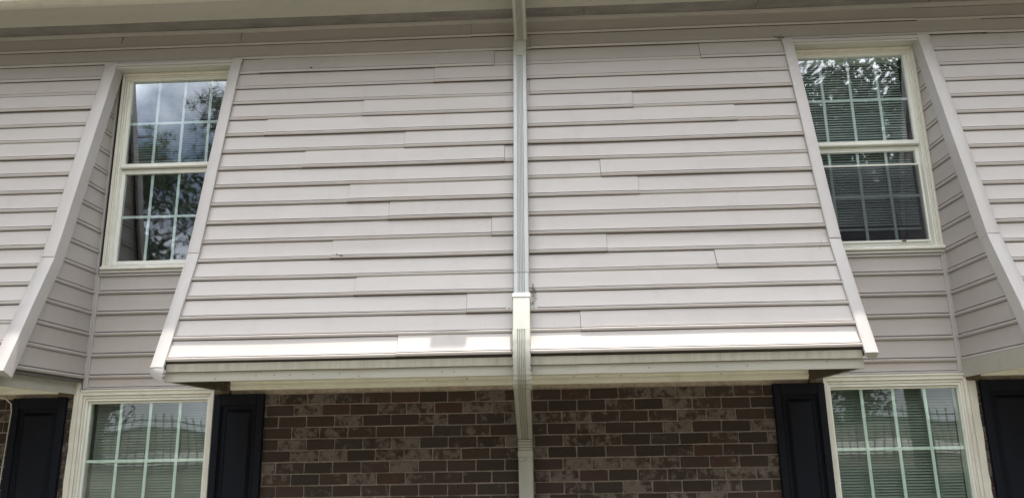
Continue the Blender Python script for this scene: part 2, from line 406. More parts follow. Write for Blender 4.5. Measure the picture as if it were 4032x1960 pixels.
# ------------------------------------------------------------------ cheeks of the recesses and siding below the upper windows
ZC0 = 1.168
cheek = grp('recess_siding')
def front_y(z):                              # y of the sloped face at height z
    if z >= JN[1]: return TOP[0]+(JN[0]-TOP[0])*(z-TOP[1])/(JN[1]-TOP[1])
    return JN[0]+(BOT[0]-JN[0])*(z-JN[1])/(BOT[1]-JN[1])
for X, sg in ((-3.392, 1), (-2.408, -1), (1.955, 1), (2.926, -1)):
    for k in range(-11, 6):
        zt = ZC0 - (k-1)*.1575               # top of the course
        zb = zt-.1575
        if zt < .56: break
        def pos(x, s, n, X=X, sg=sg): return (X+sg*n*.65, x, -s)
        if zt > 2.97: continue
        y0 = lambda s: min(-.02, front_y(-s)+.02)
        panel(pos, -.5, -.004, -zt, 50+k, tilt=0, parent=cheek, exp=.1575, step=.2, x0f=y0, x1f=lambda s: -.004, wa=.6)
    # thin corner bead against the wall plane
    MB().box(X+min(0, sg*.018), X+max(0, sg*.018), -.022, -.001, .462, 2.96).build('corner_bead', M_TRIM, cheek, bevel=.003)
for a, b, sdd in ((-3.372, -2.41, 3), (1.957, 2.906, 4)):
    for k in range(0, 6):
        zt = ZC0 + .1575 - k*.1575
        exp = .1575
        if zt-.1575 < .44: exp = zt-.462
        def pos(x, s, n): return (x, -n-.001, -s)
        zz = zt if k else 1.318
        ex = exp if k else 1.318-ZC0
        panel(pos, a, b, -zz, 80+k+sdd, parent=cheek, exp=ex, step=.2, wa=.7)
    MB().box(a, b, -.020, -.001, 1.306, 1.322).build('sill_channel', M_TRIM, cheek, bevel=.003)
    MB().box(a, b, -.026, -.001, .458, .468).build('starter_channel', M_TRIM, cheek, bevel=.003)
    for xx in (a-.002, b-.016):
        MB().box(xx, xx+.018, -.024, -.001, .469, 1.305).build('corner_bead', M_TRIM, cheek, bevel=.004)

# ------------------------------------------------------------------ box fascia, soffit and crown moulding below the siding
fas = grp('lower_fascia')
def stain_mat():
    m, nt, out = nodes_of('stained_fascia_strip')
    f = noise_tex(nt, pos_node(nt, (1, 1, .06)), 26, 6, .75)
    c = ramp(nt, f, [(.42, (.40, .38, .32)), (.62, (.34, .32, .26)), (.80, (.17, .15, .11))])
    finish(nt, out, c, .7, .2); return m
M_STAIN = stain_mat()
for a, b in ((XL, -3.44), (-2.362, 1.905), (2.925, XR)):
    MB().box(a, b, -.888, -.873, .425, .484).build('fascia_board', M_FASC, fas, bevel=.002)
    rows = []
    n = max(4, int((b-a)/.2))
    for k in range(n+1):
        x = a+.01+(b-a-.02)*k/n; w = wob(x, 31, .0025, 2.2)
        rows.append([(x, -.874, .535), (x, -.903+w, .535), (x, -.903+w, .487+w), (x, -.874, .485)])
    MB().grid(rows, True).cap(rows[0]).cap(rows[-1]).build('fascia_strip', M_STAIN, fas, smooth=True)
    MB().box(a+.012, b-.012, -.872, -.002, .503, .511).build('soffit_board', M_FASC, fas)
    m0, m1 = a+(.0 if a < -5 else .035), b-(.0 if b > 5 else .035)
    if a < -5: m1 = -3.56
    if b > 5: m0 = 3.03
    if a > -5 and b < 5: m0, m1 = -2.285, 1.845
    prof = [(-.001, .426), (-.046, .426), (-.047, .414), (-.039, .411), (-.038, .394), (-.042, .391), (-.041, .374), (-.034, .371), (-.033, .356), (-.001, .354)]
    prof = [(y, .502-(.426-z)*.97) for y, z in prof]
    MB().prism(prof, m0, m1).build('crown_moulding', M_CROWN, fas)
rn = random.Random(17)
for k in range(16):
    x = rn.uniform(-2.3, 1.85); z_ = rn.choice((.440, .468, .455))
    MB().tube([(x, -.8895, z_), (x, -.887, z_)], .0035, 6).build('nail', M_DARK, fas)
for k in range(9):
    x = rn.uniform(-2.2, 1.8); MB().tube([(x, -.047, .482), (x, -.040, .482)], .0032, 6).build('nail', M_DARK, fas)
# joints patched in the right half of the fascia
MB().box(.195, .385, -.8915, -.8885, .427, .482).build('patch_plate', M_FASC, fas, bevel=.001)
# return faces beside the recesses
for x0, x1 in ((-3.439, -3.430), (2.915, 2.924)):
    MB().box(x0, x1, -.870, -.004, .427, .545).build('return_board', M_FASC, fas, bevel=.001)
for x0, x1 in ((-2.361, -2.348), (1.891, 1.904)):
    MB().box(x0, x1, -.872, -.012, .428, .53).build('return_board', M_FASC, fas, bevel=.001)
for x0, x1 in ((-2.347, -2.322), (1.865, 1.890)):
    MB().box(x0, x1, -.868, -.012, .430, .502).build('edge_strip', M_DARKW, fas)
for x0, x1 in ((-2.384, -2.286), (1.846, 1.936), (-3.559, -3.45), (2.93, 3.029)):
    mb = MB(); mb.box(x0, x1, -.040, -.001, .402, .500); mb.build('joint_block', M_DARKW if x0 < 1 else M_DARKW, fas, bevel=.008)

# ------------------------------------------------------------------ upper eave: vent, soffit panel, fascia lip, gutter, roof
eave = grp('roof_eave')
nv = 9; vw = (XR-XL)/nv
rv = random.Random(5)
def strip(y0, y1, z, seed, amp, x0=XL, x1=XR, th=.004):
    n = max(2, int((x1-x0)/.3)); rows = []
    for k in range(n+1):
        x = x0+(x1-x0)*k/n; w = wob(x, seed, amp, .8); w2 = wob(x, seed+3, amp, .8)
        rows.append([(x, y0, z+w), (x, (y0+y1)/2, z+(w+w2)/2-amp*.3), (x, y1, z+w2), (x, y1, z+w2+th), (x, y0, z+w+th)])
    return MB().grid(rows, True)
for k in range(nv):
    strip(-.004, -.172, ZE-.0, 60+k, .0015, XL+k*vw, XL+(k+1)*vw-.004).build('vent_strip', M_VENT, eave, smooth=True)
xx = XL; kk = 0
while xx < XR:
    x2 = min(XR, xx+3.05)
    rows = []
    n = 10
    for k in range(n+1):
        x = xx+(x2-xx)*k/n; w = wob(x, 90, .0022, .8)
        rows.append([(x, -.168, ZE-.004+w), (x, -.182, ZE-.016+w), (x, -.200, ZE-.012+w), (x, -.30, ZE-.013+w*.5), (x, -.405, ZE-.012+w), (x, -.405, ZE+.004), (x, -.168, ZE+.004)])
    MB().grid(rows, True).cap(rows[0]).cap(rows[-1]).build('soffit_panel', M_EAVE, eave, smooth=True); xx = x2
MB().prism([(-.405, ZE-.024), (-.470, ZE-.030), (-.476, ZE-.020), (-.476, ZE+.13), (-.405, ZE+.13)], XL, XR).build('fascia_lip', M_EAVE, eave, bevel=.003)
MB().prism([(-.004, ZE+.012), (-.404, ZE+.012), (-.404, ZE+.14), (-.004, ZE+.24)], XL, XR).build('framing', M_BACK, eave)
gut = MB(); gp = [(-.478, ZE-.005), (-.480, ZE-.040), (-.492, ZE-.046), (-.590, ZE-.046), (-.602, ZE-.040), (-.605, ZE-.028), (-.608, ZE-.002), (-.616, ZE+.022), (-.628, ZE+.050), (-.632, ZE+.078), (-.632, ZE+.092), (-.618, ZE+.094)]
inner = [(y+(.004 if y < -.55 else 0), z+.004) for y, z in reversed(gp)]
n = 40; rows = []
for k in range(n+1):
    x = XL-.3+(XR-XL+.6)*k/n; w = wob(x, 95, .003, .5)
    rows.append([(x, y+w*.4, z+w) for y, z in gp+inner])
MB().box(-.47, -.25, -.664, -.634, ZE+.055, ZE+.15).build('splash_guard', M_GUT, eave, bevel=.003)  # added unseen block, casts the shadow patch left of the downspout
gut.grid(rows, True).cap(rows[0]).cap(rows[-1]).build('gutter', M_GUT, eave, smooth=True)
MB().prism([(-.56, ZE+.165), (-.56, ZE+.185), (5.2, ZE+2.08), (5.2, ZE+2.02)], XL-.3, XR+.3).build('roof', M_SHINGLE, P(empty('low_roof')))

# ------------------------------------------------------------------ walls and rooms behind the windows
shell = grp('inner_shell')
wy0, wy1 = .012, .22
WU = ((-3.345, -2.365), (1.93, 2.912)); WL = ((-3.385, -2.415), (1.95, 2.925))
def wall(x0, x1, z0, z1, y0=wy0, y1=wy1): MB().box(x0, x1, y0, y1, z0, z1).build('wall_segment', M_ROOM, shell)
wall(XL, -3.39, GZ, ZE+.2); wall(-2.36, 1.925, GZ, ZE+.2); wall(2.93, XR, GZ, ZE+.2)
for a, b in ((-3.389, -2.361), (1.926, 2.929)):
    wall(a, b, .452, 1.335); wall(a, b, 2.965, ZE+.2); wall(a, b, GZ, -1.30)
for z in (GZ+.02, .78, ZE+.22): MB().box(XL, XR, .24, 5.0, z, z+.12).build('floor_slab', M_ROOM, shell)
MB().box(XL, XR, 3.2, 3.3, GZ, ZE+.3).build('partition', M_ROOM, shell)
for x in (XL, -1.4, .6, XR-.1): MB().box(x, x+.1, .235, 3.19, GZ, ZE+.3).build('partition', M_ROOM, shell)
MB().box(XL, XR, 4.9, 5.0, GZ, ZE+1.8).build('partition', M_ROOM, shell)
for x in (XL+.001, XR-.06): MB().prism([(.0, GZ), (4.9, GZ), (4.9, ZE+1.8), (0, ZE+.2)], x, x+.05).build('end_wall', M_SIDE, shell)

# ------------------------------------------------------------------ brick wall
bw = grp('brick_wall')
mw = MB()
for a, b in ((XL, -3.442), (-2.405, 1.94), (2.975, XR)): mw.box(a, b, .0, .011, GZ, .452)
for a, b in ((-3.441, -2.406), (1.941, 2.974)): mw.box(a, b, .0, .011, GZ, -1.31)
mw.build('mortar', M_MORTAR, bw)
bvar = []
for q in range(7):
    rr = random.Random(100+q); mb = MB(); L, H = .1932/2, .0700/2
    mb.box(-L, L, -.011, .004, -H, H)
    me = mb.mesh('brick', M_BRICK, bevel=.0022)
    for v in me.vertices:
        if v.co.y < 0: v.co.y += rr.uniform(-.0012, .0012)
        v.co.x += rr.uniform(-.0016, .0016); v.co.z += rr.uniform(-.0014, .0014)
    bvar.append(me)
halfm = {}
def brick_mesh(w, q):
    if w > .19: return bvar[q % 7]
    k = round(w, 2)
    if k not in halfm:
        mb = MB(); mb.box(-k/2, k/2, -.011, .004, -.035, .035); halfm[k] = mb.mesh('brick', M_BRICK, bevel=.0022)
    return halfm[k]
zj = .322; row = 0; rb = random.Random(3)
rest = MB(); nb = 0
z = zj+.080*1.5
zlist = []
k = -2
while True:
    zc = zj - .040 - k*.0798
    if zc < GZ: break
    zlist.append((k, zc)); k += 1
def lay(x0, x1, kz, zc, phase):
    global nb
    x = x0 + 0.0
    i0 = math.floor((x0-phase)/.2032)-1
    for i in range(i0, i0+60):
        a = phase+i*.2032+.005; b = a+.1932
        a2, b2 = max(a, x0+.002), min(b, x1-.002)
        if b2-a2 < .03: continue
        if zc > -.46:
            w = b2-a2
            o = bpy.data.objects.new('brick', brick_mesh(w, rb.randrange(7))); C.objects.link(o); o.parent = bw
            o.location = ((a2+b2)/2, rb.uniform(-.0035, .0005), zc+rb.uniform(-.0012, .0012)); o.rotation_euler = (rb.uniform(-.008, .008), rb.uniform(-.005, .005), rb.uniform(-.006, .006)); nb += 1
        else: rest.box(a2, b2, -.008, .004, zc-.035, zc+.035)
for kz, zc in zlist:
    if zc > .40: continue
    ph = .005 + (.1016 if kz % 2 else 0) + rb.uniform(-.008, .008)
    vis = zc > -.46
    for a, b in (((-4.45 if vis else XL), -3.442), (-2.405, 1.94), (2.975, (3.55 if vis else XR))):
        if vis:
            if a < -4: lay(a, -3.86, kz, zc, ph); lay(-3.50, b, kz, zc, ph)
            elif a < 0: lay(-2.06, 1.60, kz, zc, ph)
            else: lay(a, 3.04, kz, zc, ph)
        else: lay(a, b, kz, zc, ph)
    if vis:
        for a, b in ((XL, -4.451), (-3.86, -3.50), (3.551, XR), (-2.405, -2.06), (1.60, 1.94), (3.04, 3.55)):
            i0 = math.floor((a-ph)/.2032)-1
            for i in range(i0, i0+30):
                p0 = max(ph+i*.2032+.005, a+.002); p1 = min(ph+i*.2032+.198, b-.002)
                if p1-p0 > .03: rest.box(p0, p1, -.006, .004, zc-.035, zc+.035)
r_ = rest.build('brick', M_BRICK, bw); r_['kind'] = 'stuff'
print('bricks', nb)

# ------------------------------------------------------------------ windows
def frame_ring(x0, x1, z0, z1, w, y0, y1, wt=None, wb=None):
    """four mitre-less members as one mesh"""
    wt = wt or w; wb = wb or w
    return MB().box(x0, x0+w, y0, y1, z0, z1).box(x1-w, x1, y0, y1, z0, z1).box(x0+w, x1-w, y0+.0005, y1, z1-wt, z1).box(x0+w, x1-w, y0+.0005, y1, z0, z0+wb)
def pane(x0, x1, z0, z1, y, bow, parent, seed, mat=None):
    rows = []; nx, nzz = 14, 14
    for j_ in range(nzz+1):
        v = j_/nzz; z = z0+(z1-z0)*v; r_ = []
        for i_ in range(nx+1):
            u = i_/nx; x = x0+(x1-x0)*u
            bb = bow*(1-(2*u-1)**2)*(1-(2*v-1)**2) + wob(x*3+z*2, seed, .0004, 1.5)
            r_.append((x, y+bb, z))
        rows.append(r_)
    mb = MB().grid(rows); o = mb.build('pane', mat or M_GLASS, parent); 
    o.data.polygons.foreach_set('use_smooth', [True]*len(o.data.polygons)); return o
def sash(parent, gx0, gx1, zb, zt, zm, y, rail, seed, bow=.0, ncol=4, gm=None):
    """glazed sash: members, pane, grille bars (behind the pane)"""
    frame_ring(gx0-rail[0], gx1+rail[1], zb-rail[2], zt+rail[3], rail[0], y-.014, y+.022, rail[3], rail[2]).build('sash_frame', M_WHITE, parent, bevel=.002)
    pane(gx0-.002, gx1+.002, zb-.002, zt+.002, y, bow, parent, seed, gm)
    p = (gx1-gx0)/ncol
    for k in range(1, ncol):
        MB().box(gx0+k*p-.011, gx0+k*p+.011, y+.0085, y+.0155, zb, zt).build('muntin', M_GRILLE, parent, bevel=.002)
    zms = [zm] if zm else []
    for z_ in zms:
        MB().box(gx0, gx1, y+.0075, y+.0165, z_-.0105, z_+.0105).build('muntin', M_GRILLE, parent, bevel=.002)

def outer_trim(parent, x0, x1, z0, z1, w, y0, mat=M_CREAM, wt=None):
    """stepped brick mould round an opening"""
    wt = wt or w
    frame_ring(x0, x1, z0, z1, w*.45, y0-.012, .012, wt*.45, .010).build('outer_casing', mat, parent, bevel=.003)
    i = w*.45+.0005; it = wt*.45+.0005
    frame_ring(x0+i, x1-i, z0+.0105, z1-it, w*.30, y0, .012, wt*.30, .010).build('inner_casing', mat, parent, bevel=.003)
    i2 = w*.75+.001
    frame_ring(x0+i2, x1-i2, z0+.021, z1-wt*.75-.001, w*.25, y0+.008, .10, wt*.25, .010).build('frame', M_WHITE, parent, bevel=.002)

UP = {}
for nm, gx0, lab, right in (('upper_window', -3.281, 'upper left sash window mirroring pale sky and pine', False), ('upper_window', 1.9936, 'upper right sash window with lowered blind and insect screen', True)):
    w = grp(nm, lab); gx1 = gx0+.8528
    x0 = gx0-.070; x1 = gx1+.072
    outer_trim(w, x0, x1, 1.355, 2.975, .046, -.012)
    sash(w, gx0, gx1, 2.216, 2.925, 2.5615, .030, (.028, .028, .036, .022), 1 if right else 2, bow=.0010)
    sash(w, gx0, gx1, 1.434, 2.140, 1.790, .056, (.028, .028, .034, .034), 3 if right else 4, bow=.0014)
    MB().box(gx0-.03, gx1+.03, .008, .015, 2.183, 2.192).build('rail_lip', M_WHITE, w, bevel=.001)
    # sill
    MB().prism([(.03, 1.395), (-.030, 1.380), (-.040, 1.372), (-.040, 1.352), (.01, 1.352)], x0-.005, x1+.005).build('sill', M_CREAM, w, bevel=.003)
    MB().box(x0-.012, x1+.012, -.028, .010, 1.326, 1.350).build('sill_apron', M_EAVE, w, bevel=.003)
    if right:
        frame_ring(gx0-.016, gx1+.016, 1.424, 2.032, .013, .030, .040, .012, .014).build('screen_frame', M_WHITE, w, bevel=.001)
        MB().box(gx0-.003, gx1+.003, .0355, .0362, 1.438, 2.020).build('insect_screen', M_SCREEN, w)
        MB().box(gx0+.655, gx0+.685, .020, .030, 1.424, 1.434).build('latch', M_DARK, w, bevel=.002)
for gx0, lab, right in ((-3.3355, 'lower left window mirroring a fence and pale kerb', False), (2.004, 'lower right window with closed blind behind pale grid', True)):
    w = grp('lower_window', lab); gx1 = gx0+.8762
    zt = .358
    x0, x1 = (gx0-.069, gx1+.053) if not right else (gx0-.060, gx1+.055)
    outer_trim(w, x0, x1, -1.32, .447, .052, -.012, wt=.070)
    sash(w, gx0, gx1, -.452, zt, -.0494, .032, (.016, .016, .03, .016), 5 if right else 6, bow=.0010 if right else .0018, gm=M_GLASS2)
    sash(w, gx0, gx1, -1.26, -.50, -.88, .056, (.016, .016, .03, .03), 7, bow=.003, gm=M_GLASS2)
    MB().box(x0+.01, x1-.01, -.034, -.013, .444, .456).build('drip_cap', M_CREAM, w, bevel=.002)
    # wide weathered jamb board on the outer side
    if not right: a, b = x0-.040, x0-.001
    else: a, b = x1+.001, x1+.052
    rows = []
    for k in range(40):
        z_ = .515-(.515+1.31)*k/39; e = wob(z_, 5, .005, 14)
        if not right: rows.append([(a+e, -.002, z_), (a+e, -.026, z_), (b, -.028, z_), (b, -.002, z_)])
        else: rows.append([(a, -.002, z_), (a, -.028, z_), (b+e, -.026, z_), (b+e, -.002, z_)])
    MB().grid(rows, True).cap(rows[0]).cap(rows[-1]).build('jamb_board', M_CREAM, w, smooth=True)

# ------------------------------------------------------------------ shutters
def shutter(x0, x1, zt=.404):
    s = grp('shutter'); y0, y1 = -.050, -.012; zb = -1.25; st = .050
    MB().box(x0, x0+st, y0, y1, zb, zt).build('stile', M_SHUT, s, bevel=.004)
    MB().box(x1-st, x1, y0, y1, zb, zt).build('stile', M_SHUT, s, bevel=.004)
    for a, b in ((zt-.075, zt), (-.52, -.44), (zb, zb+.08)): MB().box(x0+st+.0005, x1-st-.0005, y0+.001, y1, a, b).build('rail', M_SHUT, s, bevel=.003)
    for a, b in ((-.439, zt-.0755), (zb+.081, -.521)):
        X0, X1 = x0+st+.001, x1-st-.001
        ring = lambda d, y: [(X0+d, y, a+d), (X1-d, y, a+d), (X1-d, y, b-d), (X0+d, y, b-d)]
        rs = [ring(0, -.034), ring(.012, -.022), ring(.030, -.022), ring(.052, -.044), ring(.056, -.045)]
        MB().grid(rs, True).cap(rs[-1]).build('raised_panel', M_SHUT, s, bevel=0)
    for xx in (x0+.03, x1-.03):
        MB().tube([(xx, y0-.003, zt-.022), (xx, y0+.004, zt-.022)], .005, 8).build('screw', M_SHUT, s)
for a, b in ((-3.882, -3.490), (-2.392, -2.030), (1.588, 1.942), (3.012, 3.39)): shutter(a, b)

# ------------------------------------------------------------------ downspout
ds = grp('downspout')
def rect_ring(cx, w, path_p, nrm, depth, ribs=True, inset=0.):
    """ring of a corrugated rectangular pipe; path_p=(y,z) of the FRONT face, nrm=(y,z) outward"""
    pts = []; hw = w/2-inset
    xsn = [-1, -.93]
    if ribs:
        for r_ in (-.40, -.20, 0, .20, .40): xsn += [r_-.075, r_-.02, r_+.045]
    xsn += [.93, 1]
    for i_, u in enumerate(xsn):
        d = 0
        if abs(u) == 1: d = .005
        elif ribs and 1 < i_ < len(xsn)-2:
            d = [.0, .0065, .0][(i_-2) % 3]
        pts.append((cx+u*hw, path_p[0]-nrm[0]*(d+inset), path_p[1]-nrm[1]*(d+inset)))
    pts.append((cx+hw, path_p[0]-nrm[0]*depth, path_p[1]-nrm[1]*depth)); pts.append((cx-hw, path_p[0]-nrm[0]*depth, path_p[1]-nrm[1]*depth))
    return pts
def pipe(cx, pts, w, depth, name, mat, ribs=True, crimps=None, parent=ds, n0=None, n1_=None):
    rows = []
    for i_, p in enumerate(pts):
        a = pts[max(0, i_-1)]; b = pts[min(len(pts)-1, i_+1)]
        dy, dz = b[0]-a[0], b[1]-a[1]; l = math.hypot(dy, dz); nr = (dz/l, -dy/l)
        ww = w[i_] if isinstance(w, list) else w
        ins = crimps[i_] if crimps else 0
        c_ = cx[i_] if isinstance(cx, list) else cx
        rows.append(rect_ring(c_, ww, p, nr, depth, ribs, ins))
    mb = MB().grid(rows, True).cap(rows[0]).cap(rows[-1])
    return mb.build(name, mat, parent, smooth=True)
def bez(p0, p1, p2, p3, n):
    return [tuple(((1-t)**3)*p0[i]+3*((1-t)**2)*t*p1[i]+3*(1-t)*t*t*p2[i]+t**3*p3[i] for i in (0, 1)) for t in [k/n for k in range(n+1)]]
OFF = .075; CX = -.135
f_ = lambda s: slope(0, s, OFF)[1:]
# outlet and upper elbow, coming down from the gutter and in to the wall
eA = bez((-.585, 3.285), (-.60, 3.17), (-.30, 3.20), f_(-.060), 20)
pipe([CX+.004]*21, eA, .104, .062, 'elbow', M_DS2, crimps=[.005*(k % 2) for k in range(21)])
cr = [f_(-.058+.0095*k) for k in range(17)]
pipe(CX-.003, cr, .1055, .064, 'crimped_collar', M_DS2, ribs=False, crimps=[.0 if k in (0, 1, 2, 13, 14, 15, 16) else .005*(k % 2) for k in range(17)])
pipe([CX-.004, CX-.006, CX-.008], [f_(.095), f_(1.0), f_(L1+.27)], .101, .062, 'pipe', M_DS)
pipe(CX-.008, [f_(L1+.275), f_(L1+.36), f_(L1+.47)], .098, .060, 'pipe', M_DS)
# lower straight piece and offset elbow curling back under the soffit
fs = lambda s: slope(0, s, OFF+.016)[1:]
pA = [fs(L1+.455), fs(L1+.56), fs(L1+.66), fs(L1+.715)]
pipe(CX-.008, pA, .108, .068, 'pipe', M_DS2, ribs=False)
e0 = fs(L1+.716)
pB = bez(e0, (e0[0]+d2[0]*.16, e0[1]+d2[1]*.16), (-1.03, .37), (-.90, .335), 22)
pipe(CX-.009, pB, .110, .070, 'elbow', M_DS2, crimps=[(.004*(k % 2) if k > 3 else 0) for k in range(23)])
q0, q1 = (-.895, .337), (-.150, .055)
pipe([CX-.012, CX-.016, CX-.020], [q0, ((q0[0]+q1[0])/2, (q0[1]+q1[1])/2), q1], .103, .062, 'pipe', M_DS2)
pc = [(-.118+.002*(k/14), .052-.0095*k) for k in range(13)]
pipe(CX-.021, pc, .106, .068, 'crimped_collar', M_DS2, ribs=False, crimps=[(.006*(k % 2)) if k < 9 else 0 for k in range(13)])
pipe([CX-.020, CX-.020, CX-.020], [(-.112, -.060), (-.112, -.6), (-.112, GZ+.10)], .101, .076, 'pipe', M_DS2, ribs=False)
# strap with ears on the siding
sa, sb = L1+.445, L1+.475
rws = []
for s in (sa, sb):
    rws.append([slope(CX-.008-.0575, s, .012), slope(CX-.008-.0575, s, OFF+.014), slope(CX-.008-.050, s, OFF+.020), slope(CX-.008+.050, s, OFF+.020), slope(CX-.008+.0575, s, OFF+.014), slope(CX-.008+.0575, s, .012)])
MB().grid(rws).build('strap', M_CREAM, ds)
for sg in (-1, 1):
    cx_ = CX-.008+sg*.078; s_ = L1+.515
    ring1 = [slope(cx_+.024*math.cos(a), s_+.021*math.sin(a), .019) for a in [k*math.pi/3 for k in range(6)]]
    ring0 = [slope(cx_+.024*math.cos(a), s_+.021*math.sin(a), .014) for a in [k*math.pi/3 for k in range(6)]]
    MB().grid([ring0, ring1], True).cap(ring1).build('strap_ear', M_EAVE, ds)
    p0 = slope(cx_, s_, .019); p1 = slope(cx_, s_, .024); MB().tube([p0, p1], .005, 8).build('screw', M_DARK, ds)
p0 = slope(CX-.008, L1+.46, OFF+.010); p1 = slope(CX-.008, L1+.46, OFF+.014); MB().tube([p0, p1], .0045, 8).build('screw', M_SCREW, ds)
p0 = slope(CX-.002, .105, OFF); p1 = slope(CX-.002, .105, OFF+.014); MB().tube([p0, p1], .0045, 8).build('screw', M_DS2, ds)
# strap tabs on the brick part
for sg in (-1, 1):
    x = CX-.020+sg*.028
    MB().prism([(-.121, -.062), (-.121, -.092), (-.1125, -.092), (-.1125, -.062)], x-.021, x+.021).build('strap_tab', M_DS2, ds, bevel=.003)
    MB().tube([(x, -.1205, -.077), (x, -.125, -.077)], .006, 8).build('screw', M_DS, ds)

# ------------------------------------------------------------------ blinds hanging behind the panes
def blind(x0, x1, z1, z0, y, pitch, tilt, w, label, mat=M_BLIND, group='mini blinds in the windows'):
    b = empty('window_blind', ((x0+x1)/2, y, z1)); tag(b, label, 'blind', group)
    hw = (x1-x0)/2
    MB().box(-hw, hw, -.014, .014, -.030, 0).build('headrail', mat, b, bevel=.002)
    me = None; n = int((z1-.035-z0)/pitch); rr = random.Random(int(x0*100))
    rows = []
    for i_ in range(2):
        x = -hw+2*hw*i_
        rows.append([(x, w*.5*t*math.cos(tilt), w*.5*t*math.sin(tilt)+.0025*(1-t*t)) for t in (-1, -.4, .4, 1)])
    mb = MB().grid(rows); me = mb.mesh('slat', mat, smooth=True)
    for k in range(n):
        o = bpy.data.objects.new('slat', me); C.objects.link(o); o.parent = b
        o.location = (rr.uniform(-.001, .001), 0, -.042-pitch*k+rr.uniform(-.0008, .0008)); o.rotation_euler = (rr.uniform(-.05, .05), rr.uniform(-.0012, .0012), 0)
    MB().box(-hw, hw, -.011, .011, z0-z1-.018, z0-z1-.004).build('bottom_rail', mat, b, bevel=.002)
    for x in (-hw*.62, hw*.62):
        MB().tube([(x, -.014, -.03), (x, -.014, z0-z1)], .0011, 4).build('ladder_cord', mat, b)
    return b
blind(-3.27, -2.44, 2.935, 2.275, .115, .0205, R(35), .024, 'grey mini blind half raised in the upper left window', M_BLIND2)
blind(2.000, 2.84, 2.935, 1.555, .115, .0205, R(48), .0215, 'white mini blind lowered almost to the sill in the upper right window')
blind(-3.325, -2.47, .395, -1.22, .105, .0195, R(48), .025, 'closed grey mini blind in the lower left window', M_BLIND2)
blind(2.012, 2.872, .395, -1.22, .105, .0195, R(48), .025, 'closed grey mini blind in the lower right window', M_BLIND2)

# ------------------------------------------------------------------ small things
cb = MB().tube([(-4.6, -.045, .452), (-4.3, -.05, .440), (-4.05, -.058, .425), (-3.93, -.06, .402), (-3.889, -.055, .365), (-3.884, -.045, .30), (-3.90, -.03, .18), (-3.905, -.028, .05), (-3.912, -.028, -.2), (-3.915, -.028, -.5), (-3.92, -.028, -1.5)], .0045, 6).build('cable', M_CABLE, smooth=True)
tag(cb, 'thin white cable looping down beside the leftmost dark shutter', 'cable')
def twigs(name, cx, cs, spread, n, label, cat, seed, rad=.0016, n_off=.018, mat=M_TWIG, ln=.05):
    r = random.Random(seed); mb = MB()
    for _ in range(n):
        x = cx+r.uniform(-1, 1)*spread[0]; s = cs+r.uniform(-1, 1)*spread[1]; a = r.uniform(0, math.pi); l = ln*r.uniform(.5, 1.2)
        pts = []
        for k in range(5):
            t = k/4-.5; bend = r.uniform(-.2, .2)*l
            pts.append(slope(x+math.cos(a)*l*t+bend*.3, s+math.sin(a)*l*t+bend*.4, n_off+r.uniform(0, .014)))
        mb.tube(pts, rad, 4)
    o = mb.build(name, mat); tag(o, label, cat, None, 'stuff' if n > 4 else None); return o
twigs('nest_twigs', -.068, L1+.40, (.008, .085), 16, 'loose brown nest twigs wedged right of the downspout by its strap', 'twigs', 4, ln=.035)
twigs('dry_twig', -1.37, 13.0*EXP+S0+.135-.155, (.0, .0), 1, 'short dark twig caught on the siding lower left of centre', 'twig', 8, rad=.004, mat=M_DARK, ln=.05)
def scrap(x, s, w, h, name, label, cat, seed, mat=M_DARK, n=.016):
    r = random.Random(seed); k = 9
    ring = [(x+w*.5*math.cos(2*math.pi*i_/k)*r.uniform(.6, 1.1), s+h*.5*math.sin(2*math.pi*i_/k)*r.uniform(.6, 1.1)) for i_ in range(k)]
    lo = [slope(a, b, n-.004) for a, b in ring]; hi = [slope(x+(a-x)*.6, s+(b-s)*.6, n+.004) for a, b in ring]
    o = MB().grid([lo, hi], True).cap(hi).build(name, mat); tag(o, label, cat); return o
scrap(-1.78, S0+EXP*1+.117, .030, .014, 'mud_dab', 'dark mud dab on the third siding course between window and downspout', 'mud dab', 1)
scrap(-.735, S0+EXP*2+.128, .100, .010, 'leaf_sliver', 'long dark leaf sliver stuck on a siding edge left of the downspout', 'leaf', 2, n=.013)  # dark scrap standing for a tear in the vinyl
twigs('dry_twig', 1.875, -.035, (.01, .006), 3, 'bent dark twigs at the top left corner of the right window recess', 'twig', 12, rad=.0022, mat=M_DARK, ln=.07, n_off=.03)
lw = MB().tube([slope(1.845, L1+.02, .016), slope(1.83, L1+.06, .019), slope(1.815, L1+.10, .016)], .0012, 4).build('grass_stem', M_TWIG); tag(lw, 'thin dry grass stem on the siding near the right trim', 'grass stem')

